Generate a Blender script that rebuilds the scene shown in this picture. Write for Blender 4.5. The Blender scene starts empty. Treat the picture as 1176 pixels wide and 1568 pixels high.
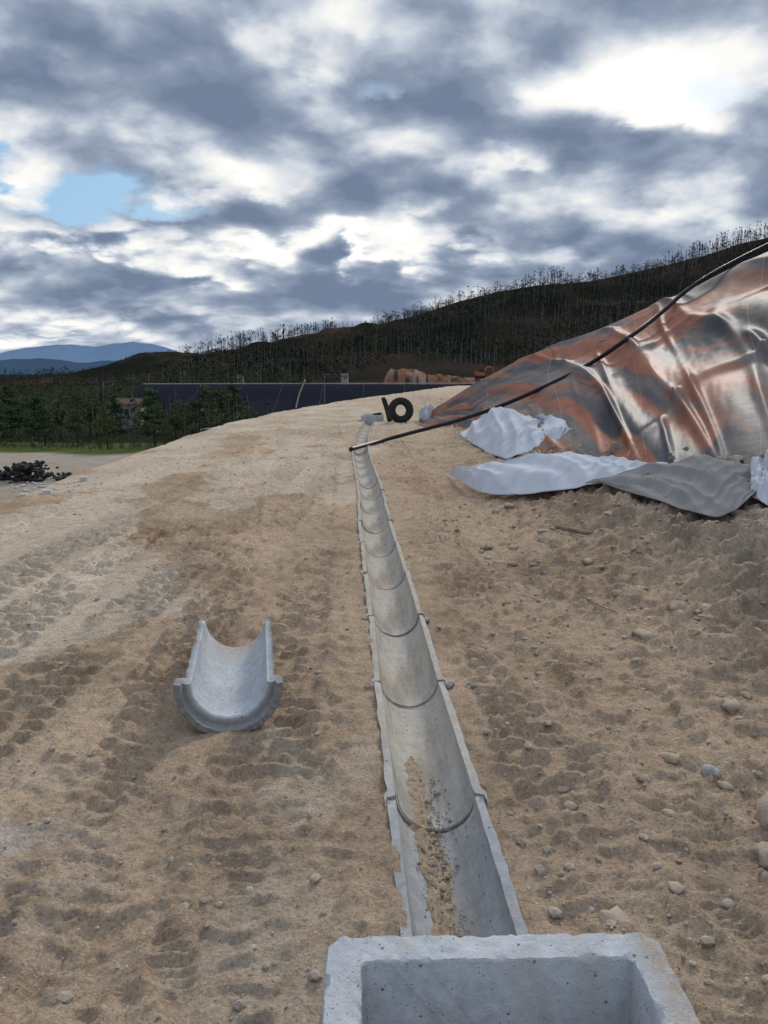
import bpy, math, random, bmesh
import numpy as np
from mathutils import Vector
from mathutils.bvhtree import BVHTree
rng=np.random.default_rng(7); random.seed(7)
scene=bpy.context.scene
# ---------------------------------------------------------------- camera / survey helpers
H=1.5; PITCH=math.radians(10.2); F=1184.0
cp,sp=math.cos(PITCH),math.sin(PITCH)
def ray(px,py):
    u=(px-588)/F; v=(784-py)/F
    return np.array([u,cp+v*sp,-sp+v*cp])
def P(px,py,y):
    d=ray(px,py); t=y/d[1]; return np.array([d[0]*t,y,H+d[2]*t])
def G(px,py,z=0.):
    d=ray(px,py); t=(z-H)/d[2]; return np.array([d[0]*t,d[1]*t,z])
cam=bpy.data.cameras.new("camera"); camo=bpy.data.objects.new("camera",cam); scene.collection.objects.link(camo)
camo.location=(0,0,H); camo.rotation_euler=(math.radians(90)-PITCH,0,0)
cam.sensor_fit='VERTICAL'; cam.sensor_height=36; cam.sensor_width=27; cam.lens=F/1568*36
cam.clip_start=0.05; cam.clip_end=20000; scene.camera=camo
# ---------------------------------------------------------------- noise
def pn(x,y,seed=0):
    x=np.asarray(x,dtype=np.float64); y=np.asarray(y,dtype=np.float64)
    xi=np.floor(x).astype(np.int64); yi=np.floor(y).astype(np.int64); fx=x-xi; fy=y-yi
    def g(ix,iy,dx,dy):
        h=(ix*374761393+iy*668265263+seed*974634777)&0xffffffff
        h=((h^(h>>13))*1274126177)&0xffffffff; h=h^(h>>16)
        a=(h&0xffff)*(2*math.pi/65536)
        return np.cos(a)*dx+np.sin(a)*dy
    u=fx*fx*fx*(fx*(fx*6-15)+10); v=fy*fy*fy*(fy*(fy*6-15)+10)
    a=g(xi,yi,fx,fy); b=g(xi+1,yi,fx-1,fy); c=g(xi,yi+1,fx,fy-1); d=g(xi+1,yi+1,fx-1,fy-1)
    return (a*(1-u)+b*u)*(1-v)+(c*(1-u)+d*u)*v
def fbm(x,y,o=4,seed=0,r=.5):
    s=0;a=1
    for i in range(o):
        s=s+a*pn(x,y,seed+i*17); x=x*2.03+5.1; y=y*2.03+1.7; a*=r
    return s
def ss(a,b,x):
    t=np.clip((np.asarray(x)-a)/(b-a),0,1); return t*t*(3-2*t)
# ---------------------------------------------------------------- channel path
CH=np.array([(.238,1.60),(.197,2.3),(.117,3.56),(.07,4.63),(-.046,6.67),(-.18,10),(-.33,12.5),(-.47,15.1),(-.52,19.2),(-.45,24.6),(-.2,30)])
_yy=np.linspace(1.2,30,600); _xx=np.interp(_yy,CH[:,1],CH[:,0])
k=np.ones(31)/31; _xs=np.convolve(np.pad(_xx,15,mode='reflect',reflect_type='odd'),k,'valid')
def chx(y): return np.interp(y,_yy,_xs)
RI,RO,RB=.140,.170,.182
BX0,BX1,BY0,BY1=-.13,.675,.85,1.68   # catch basin footprint
# ---------------------------------------------------------------- terrain
XLy=[0,24,33,45,56,70,85,95,110]; XLx=[-4.6,-4.7,-3.7,-1.8,.6,3.5,6.5,9,30]
RID=[(-400,592),(0,586),(120,580),(200,570),(260,556),(330,538),(400,530),(500,516),(590,494),(640,482),(700,462),(760,447),(820,437),(900,431),(960,419),(1010,408),(1080,391),(1140,371),(1176,364),(1400,312),(1800,270)]
YR=420.
rp=np.array([P(a,b,YR) for a,b in RID])
def ridge(x): return np.interp(x,rp[:,0],rp[:,2])
def macro(x,y):
    x=np.asarray(x,float); y=np.asarray(y,float)
    xl=np.interp(y,XLy,XLx)+.30*pn(y*.35,y*0+3.3,5)+.12*pn(y*1.3,y*0+8.3,6)
    dx=xl-x
    q=np.clip((dx+.1)/6.5,0,1); h=-4*(1-(1-q)**1.5)*ss(-.1,.5,dx)
    bank=.70*ss(.9,3.6,x)*ss(1.5,7,y)*(1-.7*ss(11,18,y))*(1-ss(30,40,y))
    h=h+bank
    far=ss(105,125,y)
    h=h*(1-far)+(-4)*far
    b=ss(96,110,y)*(1-ss(118,135,y))*ss(-44,-33,x)*(1-ss(12,25,x))
    h=np.maximum(h,-4+3.75*b)
    f=np.clip((y-135)/(YR-135),0,1)**1.15
    back=ss(YR,YR+500,y)
    z=ridge(x)
    hill=(-4+(z+4)*f)*(1-back)+(-30)*back
    nz=fbm(x/60,y/60,4,11)*12*ss(150,260,y)*(1-ss(360,415,y))*ss(-.45,-.2,x/np.maximum(y,1))
    h=np.where(y>135,hill+nz,h)
    # cut earth bank
    b2=ss(120,131,y+1.5*pn(x/3,y*0,21))*(1-ss(165,190,y))*ss(-2.5,1.5,x)*(1-ss(18,30,x))
    top=5.9-1.1*ss(5,9,x)-.5*ss(12,16,x)+.7*fbm(x/2.5,y/4,3,22)
    h=np.maximum(h,-4+top*b2)
    h=h+fbm(x/25,y/25,3,31)*.7*ss(45,70,y)*ss(-8,-15,x)*(1-ss(110,140,y))*(1-ss(85,96,y)*ss(-50,-40,x))
    return h
def hit(px,py,off=0):
    d=ray(px,py); t=np.concatenate([np.arange(1,40,.02),np.arange(40,600,.25)])
    z=H+d[2]*t; g=macro(d[0]*t,d[1]*t)+off
    i=np.argmax(z<g)
    return np.array([d[0]*t[i],d[1]*t[i],g[i]])
def smoothmask(x,y):
    return ss(.02,.18,fbm(x*.45+3,y*.28,5,71,.62)+.25*ss(-1.2,-2.6,x)-.05)*ss(.3,-.3,x)
TR=[(-.50,-.05,.38,.105),(-1.15,.03,.40,.13),(-1.65,.02,.42,.12),(-2.2,-.03,.45,.14),(-2.9,.05,.5,.14),(-3.7,0,.5,.15),(.62,-.03,.4,.11),(-1.0,-.12,.4,.10),(1.15,.03,.4,.13),(-2.5,.12,.45,.12)]
def fine(x,y):
    near=1-ss(45,80,y)
    onp=ss(.3,-.2,np.interp(y,XLy,XLx)-x)
    bank=ss(.9,2.6,x)*ss(1.5,4,y)
    sm=smoothmask(x,y)
    d=.026*fbm(x*.7,y*.7,3,1)
    l=fbm(x*2.6,y*2.9,3,2,.55); d=d+(.018+.110*bank)*l*(1-.7*sm)
    wx=x+.07*pn(x*5,y*5,45)+.02*pn(x*19,y*19,47); wy=y+.07*pn(x*5,y*5,46)+.02*pn(x*19,y*19,48)
    patch=ss(-.15,.3,fbm(x*.9,y*.9,2,49))
    l2=pn(wx*6,wy*7.0,41); d=d+(.011+.009*patch+.050*bank)*ss(.02,.40,l2)*(1-.8*sm)
    l3=pn(wx*13,wy*14,42); d=d+(.009+.008*patch+.022*bank)*ss(.02,.35,l3)*(1-.7*sm)
    l4=pn(wx*29,wy*30,43); d=d+(.009+.007*bank)*ss(.0,.3,l4)*(1-.6*sm)
    for i,(x0,sl,w,per) in enumerate(TR):
        xc=x0+sl*(y-4)+.12*pn(y*.25,y*0+i,60+i)
        m=ss(w/2+.03,w/2-.03,np.abs(x-xc))*ss(-.12,.04,fbm(x*.9+i*3.1,y*.5,3,80+i,.6)+.04)*(1-ss(18,34,y))*(1-bank)*(.35+.65*ss(2.0,3.2,y))
        ph=(y+.18*(x-xc)*(1 if i%2 else -1)+.055*fbm(x*3,y*3,3,90+i,.6))/per
        tri=np.abs((ph%1)-.5)*2
        brk=ss(-.28,.04,fbm(x*11+i,y*6,2,95+i))
        d=d*(1-.45*m)+m*(-.014+.038*ss(.50,.80,tri)*brk)
        d=d+.018*np.exp(-((np.abs(x-xc)-w/2)/.035)**2)*ss(0,.2,pn(x*1.1,y*.5,100+i)+.1)*(1-.7*sm)*(1-bank)
    for fx,fy,rz in [(-.55,1.75,.3),(-.42,2.1,-.2),(-.95,1.5,.5),(-.72,1.35,0),(-.25,2.7,.2),(-.4,3.2,-.3),(.95,1.9,.2),(.8,2.8,0),(-1.3,2.2,.6),(1.1,2.35,-.3),(-.3,1.45,.1),(-1.0,2.5,.1),(.85,3.6,-.2),(-.5,2.45,-.6)]:
        c_,s_=math.cos(rz),math.sin(rz); ax=(x-fx)*c_+(y-fy)*s_; ay=-(x-fx)*s_+(y-fy)*c_
        e=((ax)/.055)**2+((ay)/.14)**2
        d=d-(.018+.008*np.sin(ay*170))*np.exp(-e*e)+.009*np.exp(-((np.sqrt(e)-1.3)/.22)**2)
    pipe=np.exp(-(((x+.73)/.30)**2+((y-3.5)/.60)**2)**2)
    d=d*(1-.85*pipe)-.012*pipe
    return d*near*onp
def ground(x,y): return macro(x,y)+fine(x,y)
def grow(a,b,s,g):
    o=[a]
    while o[-1]<b: o.append(o[-1]+s); s*=g
    return o
xs=np.arange(-2.8,2.8,.0125)
xp=np.array(grow(2.8,3500,.014,1.028))
xs=np.concatenate([-xp[::-1],xs[1:],xp])
ys=[-30,-15,-8,-4,-2,-.5,0,.3,.5,.7,.85]
y=.95
while y<60: ys.append(y); y+=max(.0055*y,.010)
while y<6000: ys.append(y); y*=1.018
ys=np.array(ys)
X,Y=np.meshgrid(xs,ys)
print("terrain",X.shape)
Z=ground(X,Y)
dch=np.abs(X-chx(Y)); inr=(Y>1.5)&(Y<24.6)
lip=.022*fbm(X*7,Y*7,4,55,.6)+.008
Z=np.where(inr,np.where(dch<RO-.018,-.30,(Z*(.35+.65*ss(.18,.34,dch)))+lip*np.exp(-((dch-.17)/.05)**2)),Z)
inb=(X>BX0+.03)&(X<BX1-.03)&(Y>BY0+.03)&(Y<BY1-.03)
Z=np.where(inb,-.9,Z)
def mesh_from(name,V,Fc,mats=(),smooth=True,parent=None,fmat=None):
    me=bpy.data.meshes.new(name)
    V=np.asarray(V,dtype=np.float32)
    if isinstance(Fc,np.ndarray):
        n=Fc.shape[1]; nf=len(Fc)
        me.vertices.add(len(V)); me.vertices.foreach_set("co",V.ravel())
        me.loops.add(nf*n); me.loops.foreach_set("vertex_index",Fc.astype(np.int32).ravel())
        me.polygons.add(nf); me.polygons.foreach_set("loop_start",np.arange(0,nf*n,n,dtype=np.int32))
        try: me.polygons.foreach_set("loop_total",np.full(nf,n,dtype=np.int32))
        except Exception: pass
    else:
        me.from_pydata([tuple(map(float,v)) for v in V],[],[tuple(int(i) for i in f) for f in Fc])
    for m in mats: me.materials.append(m)
    if fmat is not None: me.polygons.foreach_set("material_index",np.asarray(fmat,dtype=np.int32))
    me.polygons.foreach_set("use_smooth",np.full(len(me.polygons),smooth))
    me.update(calc_edges=True); me.validate()
    ob=bpy.data.objects.new(name,me); scene.collection.objects.link(ob)
    if parent: ob.parent=parent
    return ob
def gridfaces(r,c):
    i=np.arange(r*c).reshape(r,c)
    return np.stack([i[:-1,:-1],i[:-1,1:],i[1:,1:],i[1:,:-1]],-1).reshape(-1,4)
# ---------------------------------------------------------------- node helpers
class NT:
    def __init__(s,nt): s.nt=nt; s.L=nt.links
    def new(s,t): return s.nt.nodes.new(t)
    def put(s,sock,v):
        if hasattr(v,'is_output') : s.L.new(v,sock)
        else:
            if sock.type=='RGBA' and not isinstance(v,(int,float)) and len(v)==3: v=(*v,1)
            if sock.type=='RGBA' and isinstance(v,(int,float)): v=(v,v,v,1)
            sock.default_value=v
    def m(s,op,a,b=None,c=None,clamp=False):
        n=s.new('ShaderNodeMath'); n.operation=op; n.use_clamp=clamp
        s.put(n.inputs[0],a)
        if b is not None: s.put(n.inputs[1],b)
        if c is not None: s.put(n.inputs[2],c)
        return n.outputs[0]
    def noise(s,vec,scale,detail=4,rough=.5,dist=0,dim='3D'):
        n=s.new('ShaderNodeTexNoise'); n.noise_dimensions=dim
        if vec is not None: s.L.new(vec,n.inputs['Vector'])
        n.inputs['Scale'].default_value=scale; n.inputs['Detail'].default_value=detail
        n.inputs['Roughness'].default_value=rough; n.inputs['Distortion'].default_value=dist
        return n.outputs['Fac']
    def voro(s,vec,scale,feature='F1'):
        n=s.new('ShaderNodeTexVoronoi'); n.feature=feature
        s.L.new(vec,n.inputs['Vector']); n.inputs['Scale'].default_value=scale
        return n.outputs['Distance'],n.outputs.get('Color')
    def ramp(s,f,stops,interp='LINEAR'):
        n=s.new('ShaderNodeValToRGB'); s.put(n.inputs[0],f); r=n.color_ramp; r.interpolation=interp
        while len(r.elements)<len(stops): r.elements.new(.5)
        for e,(p,c) in zip(r.elements,stops):
            e.position=p; e.color=(c,c,c,1) if isinstance(c,(int,float)) else (*c,1)
        return n.outputs[0]
    def mix(s,f,a,b,mode='MIX'):
        n=s.new('ShaderNodeMix'); n.data_type='RGBA'; n.blend_type=mode; n.clamp_factor=True
        s.put(n.inputs[0],f); s.put(n.inputs[6],a); s.put(n.inputs[7],b); return n.outputs[2]
    def mr(s,v,a,b,c=0.,d=1.):
        n=s.new('ShaderNodeMapRange'); s.put(n.inputs[0],v)
        for i,q in enumerate((a,b,c,d)): n.inputs[i+1].default_value=q
        return n.outputs[0]
    def comb(s,x,y,z=0.):
        n=s.new('ShaderNodeCombineXYZ'); s.put(n.inputs[0],x); s.put(n.inputs[1],y); s.put(n.inputs[2],z); return n.outputs[0]
    def sep(s,v):
        n=s.new('ShaderNodeSeparateXYZ'); s.L.new(v,n.inputs[0]); return n.outputs
    def scale(s,v,sc,loc=(0,0,0)):
        n=s.new('ShaderNodeMapping'); s.L.new(v,n.inputs[0]); n.inputs['Scale'].default_value=sc; n.inputs['Location'].default_value=loc; return n.outputs[0]
    def bump(s,h,dist,strength=1,nrm=None):
        n=s.new('ShaderNodeBump'); s.L.new(h,n.inputs['Height']); n.inputs['Distance'].default_value=dist; n.inputs['Strength'].default_value=strength
        if nrm is not None: s.L.new(nrm,n.inputs['Normal'])
        return n.outputs[0]
    def pos(s): return s.new('ShaderNodeNewGeometry').outputs['Position']
    def obj(s): return s.new('ShaderNodeTexCoord').outputs['Object']
    def attr(s,nm):
        n=s.new('ShaderNodeAttribute'); n.attribute_name=nm; return n.outputs
def mat(name,build,rough=.9,spec=.3):
    m=bpy.data.materials.new(name); m.use_nodes=True; nt=m.node_tree
    b=nt.nodes['Principled BSDF']; b.inputs['Roughness'].default_value=rough
    b.inputs['Specular IOR Level'].default_value=spec
    T=NT(nt); build(T,b); return m
def simple(name,col,col2=None,sc=8,rough=.8,bump=0,bsc=40,spec=.3):
    def f(T,b):
        v=T.obj(); n=T.noise(v,sc,5,.6)
        T.put(b.inputs['Base Color'],T.mix(T.mr(n,.35,.65),col,col2 or tuple(c*.7 for c in col)))
        if bump: T.put(b.inputs['Normal'],T.bump(T.noise(v,bsc,4,.6),bump))
    return mat(name,f,rough,spec)
# ---------------------------------------------------------------- materials
def f_ground(T,b):
    p=T.pos(); col=T.attr('zone')['Color']; pl=T.attr('dirt')['Fac']
    n1=T.noise(p,.8,5,.6); n2=T.noise(p,11,7,.70); n3=T.noise(p,75,4,.75)
    c=T.mix(1.0,col,T.ramp(n1,[(.3,(.87,.85,.83)),(.7,(1.10,1.09,1.07))]),'MULTIPLY')
    c=T.mix(1.0,c,T.ramp(n2,[(.3,(.70,.67,.64)),(.52,1.0),(.72,(1.16,1.16,1.16))]),'MULTIPLY')
    c=T.mix(pl,c,T.mix(1.0,c,T.ramp(n3,[(.3,(.62,.60,.58)),(.5,1.0),(.7,(1.24,1.24,1.26))]),'MULTIPLY'))
    d,vc=T.voro(p,75)
    cell=T.sep(vc)[0]
    pm=T.m('MULTIPLY',T.m('MULTIPLY',T.m('LESS_THAN',d,.30),T.m('GREATER_THAN',cell,.82)),pl)
    c=T.mix(pm,c,T.mix(T.sep(vc)[1],(.26,.21,.17),(.64,.60,.54)))
    T.put(b.inputs['Base Color'],c)
    h=T.m('ADD',T.m('MULTIPLY',n2,.7),T.m('MULTIPLY',n3,.42)); h=T.m('ADD',h,T.m('MULTIPLY',pm,.22))
    T.put(b.inputs['Normal'],T.bump(h,.046,1.))
M_ground=mat('earth_and_gravel',f_ground,1.,0.)
def f_conc(T,b):
    p=T.pos(); v=T.obj(); n=T.noise(v,3,5,.6); n2=T.noise(v,22,5,.7); n3=T.noise(v,140,3,.7)
    c=T.ramp(n,[(.3,(.41,.395,.36)),(.7,(.51,.495,.455))])
    yy=T.sep(p)[1]; dust=T.m('MULTIPLY',T.mr(yy,2.4,3.4),T.mr(T.noise(p,1.2,4,.6),.35,.6,.35,1))
    c=T.mix(T.mr(yy,2.2,2.75),T.mix(n2,(.30,.315,.33),(.40,.41,.42)),c)
    c=T.mix(T.m('MULTIPLY',dust,.6),c,(.50,.43,.335))
    c=T.mix(1.0,c,T.ramp(n2,[(.3,(.82,.82,.82)),(.7,(1.08,1.08,1.08))]),'MULTIPLY')
    stain=T.mr(T.noise(T.scale(v,(9,1.5,9)),1,5,.65),.48,.68); c=T.mix(T.m('MULTIPLY',stain,.65),c,(.25,.215,.17))
    d,vc=T.voro(v,38); hole=T.m('MULTIPLY',T.m('LESS_THAN',d,.16),T.m('GREATER_THAN',T.sep(vc)[0],.72))
    c=T.mix(hole,c,(.14,.13,.12))
    T.put(b.inputs['Base Color'],c)
    h=T.m('SUBTRACT',T.m('ADD',T.m('MULTIPLY',n2,.5),T.m('MULTIPLY',n3,.35)),hole)
    T.put(b.inputs['Normal'],T.bump(h,.007,1.))
M_conc=mat('channel_concrete',f_conc,1.,0.)
def f_conc2(T,b):
    v=T.obj(); n=T.noise(v,4,5,.6); n2=T.noise(v,30,5,.7); n3=T.noise(v,170,3,.7)
    c=T.ramp(n,[(.3,(.43,.455,.48)),(.7,(.57,.59,.61))])
    c=T.mix(1.0,c,T.ramp(n2,[(.3,(.78,.78,.78)),(.7,(1.08,1.08,1.08))]),'MULTIPLY')
    d,vc=T.voro(v,34); hole=T.m('MULTIPLY',T.m('LESS_THAN',d,.15),T.m('GREATER_THAN',T.sep(vc)[0],.8))
    d2,vc2=T.voro(v,95); h2=T.m('MULTIPLY',T.m('LESS_THAN',d2,.2),T.m('GREATER_THAN',T.sep(vc2)[0],.82))
    hole=T.m('MAXIMUM',hole,h2)
    c=T.mix(T.m('MULTIPLY',hole,.8),c,(.13,.13,.13))
    at=T.attr('dirty')['Fac']; c=T.mix(T.m('MULTIPLY',at,T.mr(n2,.35,.6)),c,(.36,.29,.21))
    old=T.attr('worn')['Fac']; c=T.mix(old,c,T.mix(n2,(.14,.14,.14),(.30,.30,.29)))
    T.put(b.inputs['Base Color'],c)
    h=T.m('SUBTRACT',T.m('ADD',T.m('MULTIPLY',n2,.6),T.m('MULTIPLY',n3,.4)),hole)
    T.put(b.inputs['Normal'],T.bump(h,.009,1.))
M_conc2=mat('fresh_concrete',f_conc2,1.,0.)
M_mud=simple('mud',(.36,.27,.17),(.23,.175,.12),20,.8,.006,70)
M_mortar=simple('mortar',(.38,.34,.29),(.27,.24,.20),25,.95,.005,90)
M_stone=simple('stone',(.46,.40,.33),(.29,.24,.19),14,.95,.004,60,.1)
def f_mem(T,b):
    uv=T.attr('st')['Vector']; p=T.pos(); s=T.sep(uv)
    wb=T.m('SUBTRACT',T.noise(T.scale(uv,(.7,.9,1)),1.0,2,.5),.5)
    tt=T.m('ADD',T.m('ADD',s[1],T.m('MULTIPLY',s[0],.16)),T.m('MULTIPLY',wb,.9))
    q=T.comb(T.m('MULTIPLY',s[0],.55),T.m('MULTIPLY',tt,3.0),0.)
    q2=T.comb(T.m('ADD',T.m('MULTIPLY',s[0],.50),7.3),T.m('ADD',T.m('MULTIPLY',tt,4.2),4.1),0.)
    a=T.noise(q,1.0,5,.55); o=T.noise(q2,1.0,5,.55); g2=T.noise(T.comb(T.m('MULTIPLY',s[0],1.2),T.m('MULTIPLY',tt,6.),3.),1.,5,.6)
    grey=T.ramp(a,[(.38,(.050,.050,.057)),(.50,(.105,.100,.100)),(.62,(.22,.185,.16))])
    org=T.mix(T.mr(g2,.4,.6),(.28,.095,.046),(.37,.145,.080))
    c=T.mix(T.m('MULTIPLY',T.mr(o,.485,.55),.92),grey,org)
    c=T.mix(T.m('MULTIPLY',T.mr(g2,.55,.68),.55),c,(.14,.10,.085))
    fine_=T.noise(p,3,5,.7); c=T.mix(1.0,c,T.ramp(fine_,[(.3,(.80,.80,.80)),(.7,(1.14,1.14,1.14))]),'MULTIPLY')
    dust=T.m('MULTIPLY',T.mr(T.noise(p,.8,5,.7),.45,.75),.28); c=T.mix(dust,c,(.26,.205,.17))
    k=T.m('ABSOLUTE',T.m('SUBTRACT',T.m('FRACT',T.m('ADD',T.m('MULTIPLY',s[0],.8),T.m('MULTIPLY',wb,.8))),.5))
    seam=T.m('LESS_THAN',k,.0028); c=T.mix(T.m('MULTIPLY',seam,.5),c,(.42,.32,.27))
    k2=T.m('ABSOLUTE',T.m('SUBTRACT',T.m('FRACT',T.m('ADD',T.m('MULTIPLY',s[1],1.3),T.m('MULTIPLY',wb,.6))),.5))
    seam2=T.m('LESS_THAN',k2,.004); c=T.mix(T.m('MULTIPLY',seam2,.7),c,(.04,.04,.04))
    T.put(b.inputs['Base Color'],c); nb_=T.bump(T.noise(p,5,3,.55),.008,.6)
    T.put(b.inputs['Normal'],nb_)
    g=T.new('ShaderNodeBsdfGlossy'); g.inputs['Roughness'].default_value=.45; T.L.new(nb_,g.inputs['Normal']); g.inputs['Color'].default_value=(.95,.97,1,1)
    mx=T.new('ShaderNodeMixShader'); mx.inputs[0].default_value=.04
    out=T.nt.nodes['Material Output']; T.L.new(b.outputs[0],mx.inputs[1]); T.L.new(g.outputs[0],mx.inputs[2]); T.L.new(mx.outputs[0],out.inputs['Surface'])
M_mem=mat('geomembrane',f_mem,.8,0.)
M_white=simple('white_geotextile',(.58,.60,.64),(.48,.51,.56),4,.8,.003,25,0.)
def f_rib(T,b):
    st=T.sep(T.attr('st')['Vector']); r=T.m('SINE',T.m('MULTIPLY',st[0],520)); n=T.noise(T.pos(),6,4,.6)
    T.put(b.inputs['Base Color'],T.mix(T.mr(r,-1,1),T.mix(n,(.20,.195,.185),(.28,.27,.255)),T.mix(n,(.24,.235,.225),(.33,.32,.31))))
    T.put(b.inputs['Normal'],T.bump(r,.0025,.5))
M_rib=mat('drainage_composite',f_rib,.8,0.)
M_black=simple('black_polyethylene',(.012,.012,.014),(.03,.03,.032),6,.5,0,1,.2)
M_rubber=simple('tyre_rubber',(.018,.018,.018),(.04,.038,.035),15,.8)
M_wood=simple('weathered_wood',(.30,.22,.15),(.15,.11,.08),20,.9,.004,40)
M_bark=simple('bark',(.08,.065,.055),(.04,.035,.03),8,.95,0,1,.05)
M_barkl=simple('dead_trunk',(.19,.18,.175),(.07,.065,.06),.02,.95,0,1,.05)
def f_leaf(T,b):
    a=T.attr('tone')['Color']; T.put(b.inputs['Base Color'],a)
M_leaf=mat('foliage',f_leaf,.95,0.)
M_orange=simple('machine_orange',(.55,.16,.03),(.4,.1,.02),2,.5)
M_wall=simple('render_wall',(.40,.38,.36),(.30,.29,.28),2,.9)
M_pale=simple('pale_concrete',(.62,.61,.60),(.50,.49,.48),6,.9)
M_roof=simple('roof_tiles',(.20,.12,.09),(.12,.08,.06),4,.9)
M_glass=simple('dark_glass',(.02,.025,.03),(.03,.03,.035),2,.15)
M_metal=simple('galvanised_metal',(.16,.165,.17),(.12,.12,.13),3,.6)
# ---------------------------------------------------------------- terrain object
V=np.stack([X,Y,Z],-1).reshape(-1,3)
terrain=mesh_from('ground_terrain',V,gridfaces(*X.shape),[M_ground])
Xf,Yf=X.ravel(),Y.ravel()
def lerp(a,b,t): return a*(1-t[:,None])+np.array(b)*t[:,None]
C=np.tile(np.array([.54,.410,.292]),(len(Xf),1))
sm=smoothmask(Xf,Yf)
C=lerp(C,(.66,.565,.445),sm*.8)
C=lerp(C,(.35,.245,.165),ss(.10,.38,fbm(Xf*.8,Yf*.6,6,140,.62))*.5*(1-sm))
C=lerp(C,(.43,.345,.26),ss(4,1.8,Yf)*.45)
C=lerp(C,(.45,.40,.335),ss(1.6,3.2,Xf)*.7*(1-ss(12,18,Yf)))
C=lerp(C,(.26,.215,.17),ss(1.2,2.6,Xf)*ss(.04,.28,fbm(Xf*1.6,Yf*1.6,6,144,.65))*.75*(1-ss(12,18,Yf)))
C=lerp(C,(.58,.57,.56),np.exp(-(((Xf+1.35)/.30)**2+((Yf-1.95)/.5)**2))*.8*ss(-.2,.3,fbm(Xf*5,Yf*5,3,150)+.05))
for i,(x0,sl,w,per) in enumerate(TR):
    xc=x0+sl*(Yf-4)+.12*pn(Yf*.25,Yf*0+i,60+i); tm=ss(w/2+.04,w/2-.04,np.abs(Xf-xc))*ss(-.05,.15,pn(Xf*.9+i,Yf*.4,180+i))
    C=C*(1+(.12 if i%2 else -.10)*tm)[:,None]
sx,sy=G(255,820)[:2]; e=((Xf-sx)/.40)**2+((Yf-sy)/.32)**2+2.4*fbm(Xf*3,Yf*3,5,151,.6)
C=lerp(C,(.25,.155,.095),ss(1.2,.0,e)*.8)
C=lerp(C,(.61,.525,.41),ss(12,25,Yf)*.5)
low_=ss(-6.5,-9,Xf)*ss(20,30,Yf); C=lerp(C,(.38,.335,.275),low_)
woods=ss(-8,-13,Xf)*ss(53,55,Yf+2*pn(Xf*.2,Yf*.2,152))
C=lerp(C,(.095,.125,.04),woods*(1-ss(60,64,Yf)))
C=lerp(C,(.034,.040,.021),np.maximum(ss(60,64,Yf)*ss(-4,-8,Xf),ss(112,122,Yf)))
fh=np.clip(fbm(Xf/45,Yf/45,5,161,.6)*1.6+.42,0,1)
hillc=np.array([.015,.018,.014])*(1-fh[:,None])+np.array([.050,.038,.031])*fh[:,None]
C=C*(1-ss(140,200,Yf))[:,None]+hillc*ss(140,200,Yf)[:,None]
og=ss(-3.5,0,Xf)*(1-ss(20,32,Xf))*ss(116,119,Yf)*(1-ss(150,175,Yf+6*pn(Xf/6,Yf/6,170)))
C=lerp(C,(.21,.105,.065),og)
C=lerp(C,(.27,.20,.15),og*ss(-.02,.15,fbm(Xf/5,Yf/2,3,172)))
C=lerp(C,(.05,.04,.03),og*ss(.05,.2,fbm(Xf/1.5,Yf/2,3,173)))
C=np.clip(C,0,1)
ca=terrain.data.color_attributes.new('zone','FLOAT_COLOR','POINT'); ca.data.foreach_set('color',np.concatenate([C,np.ones((len(C),1))],1).astype(np.float32).ravel())
da=terrain.data.attributes.new('dirt','FLOAT','POINT'); da.data.foreach_set('value',(1-ss(40,55,Yf)).astype(np.float32))
# ---------------------------------------------------------------- gutters (half pipes)
def halfpipe(L,ri,ro,rb,bl,seed,rag=.004,na=40):
    st=[(L,ro)]+[(L-(L-bl-.03)*i/14,ro) for i in range(1,15)]+[(bl,rb),(bl*.5,rb),(0.006,rb),(0,rb-.006),(0,ro+.008),(.05,ro+.004),(.055,ro-.004),(.055,ri+.006),(.062,ri)]+[(.062+(L-.062)*i/16,ri) for i in range(1,17)]+[(L,ro)]
    V=[];n=len(st)
    for j in range(na+1):
        a=math.pi*j/na
        for i,(yy,r) in enumerate(st):
            e=1.0 if j in(0,na) else 0
            dz=rag*2.6*float(fbm(yy*18+seed*7,j*.0+i*.3,2,seed))*e
            rr=r+(.0025*float(pn(yy*12+seed,a*5,seed+3)))
            if r>ri+.01 and i<20: rr+=rag*float(fbm(yy*25+seed*3,a*4,2,seed+5))*(2.0 if j<3 or j>na-3 else .9)
            yj=yy+(rag*1.2*float(fbm(a*9,seed*1.3,2,seed+8)) if yy<.03 else 0)
            V.append((rr*math.cos(a),yj,-rr*math.sin(a)+dz))
    F_=[]
    for j in range(na):
        for i in range(n-1):
            F_.append((j*n+i,j*n+i+1,(j+1)*n+i+1,(j+1)*n+i))
    for j in (0,na):
        b=j*n
        o=list(range(b,b+18)); inn=list(range(b+18,b+n))
        F_.append(tuple(o+inn) if j==0 else tuple(reversed(o+inn)))
    return np.array(V),F_
ch=bpy.data.objects.new('concrete_drainage_channel',None); scene.collection.objects.link(ch)
ends=[2.47]
while ends[-1]<23.5: ends.append(ends[-1]+1.04)
starts=[1.62]+ends[:-1]
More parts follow.
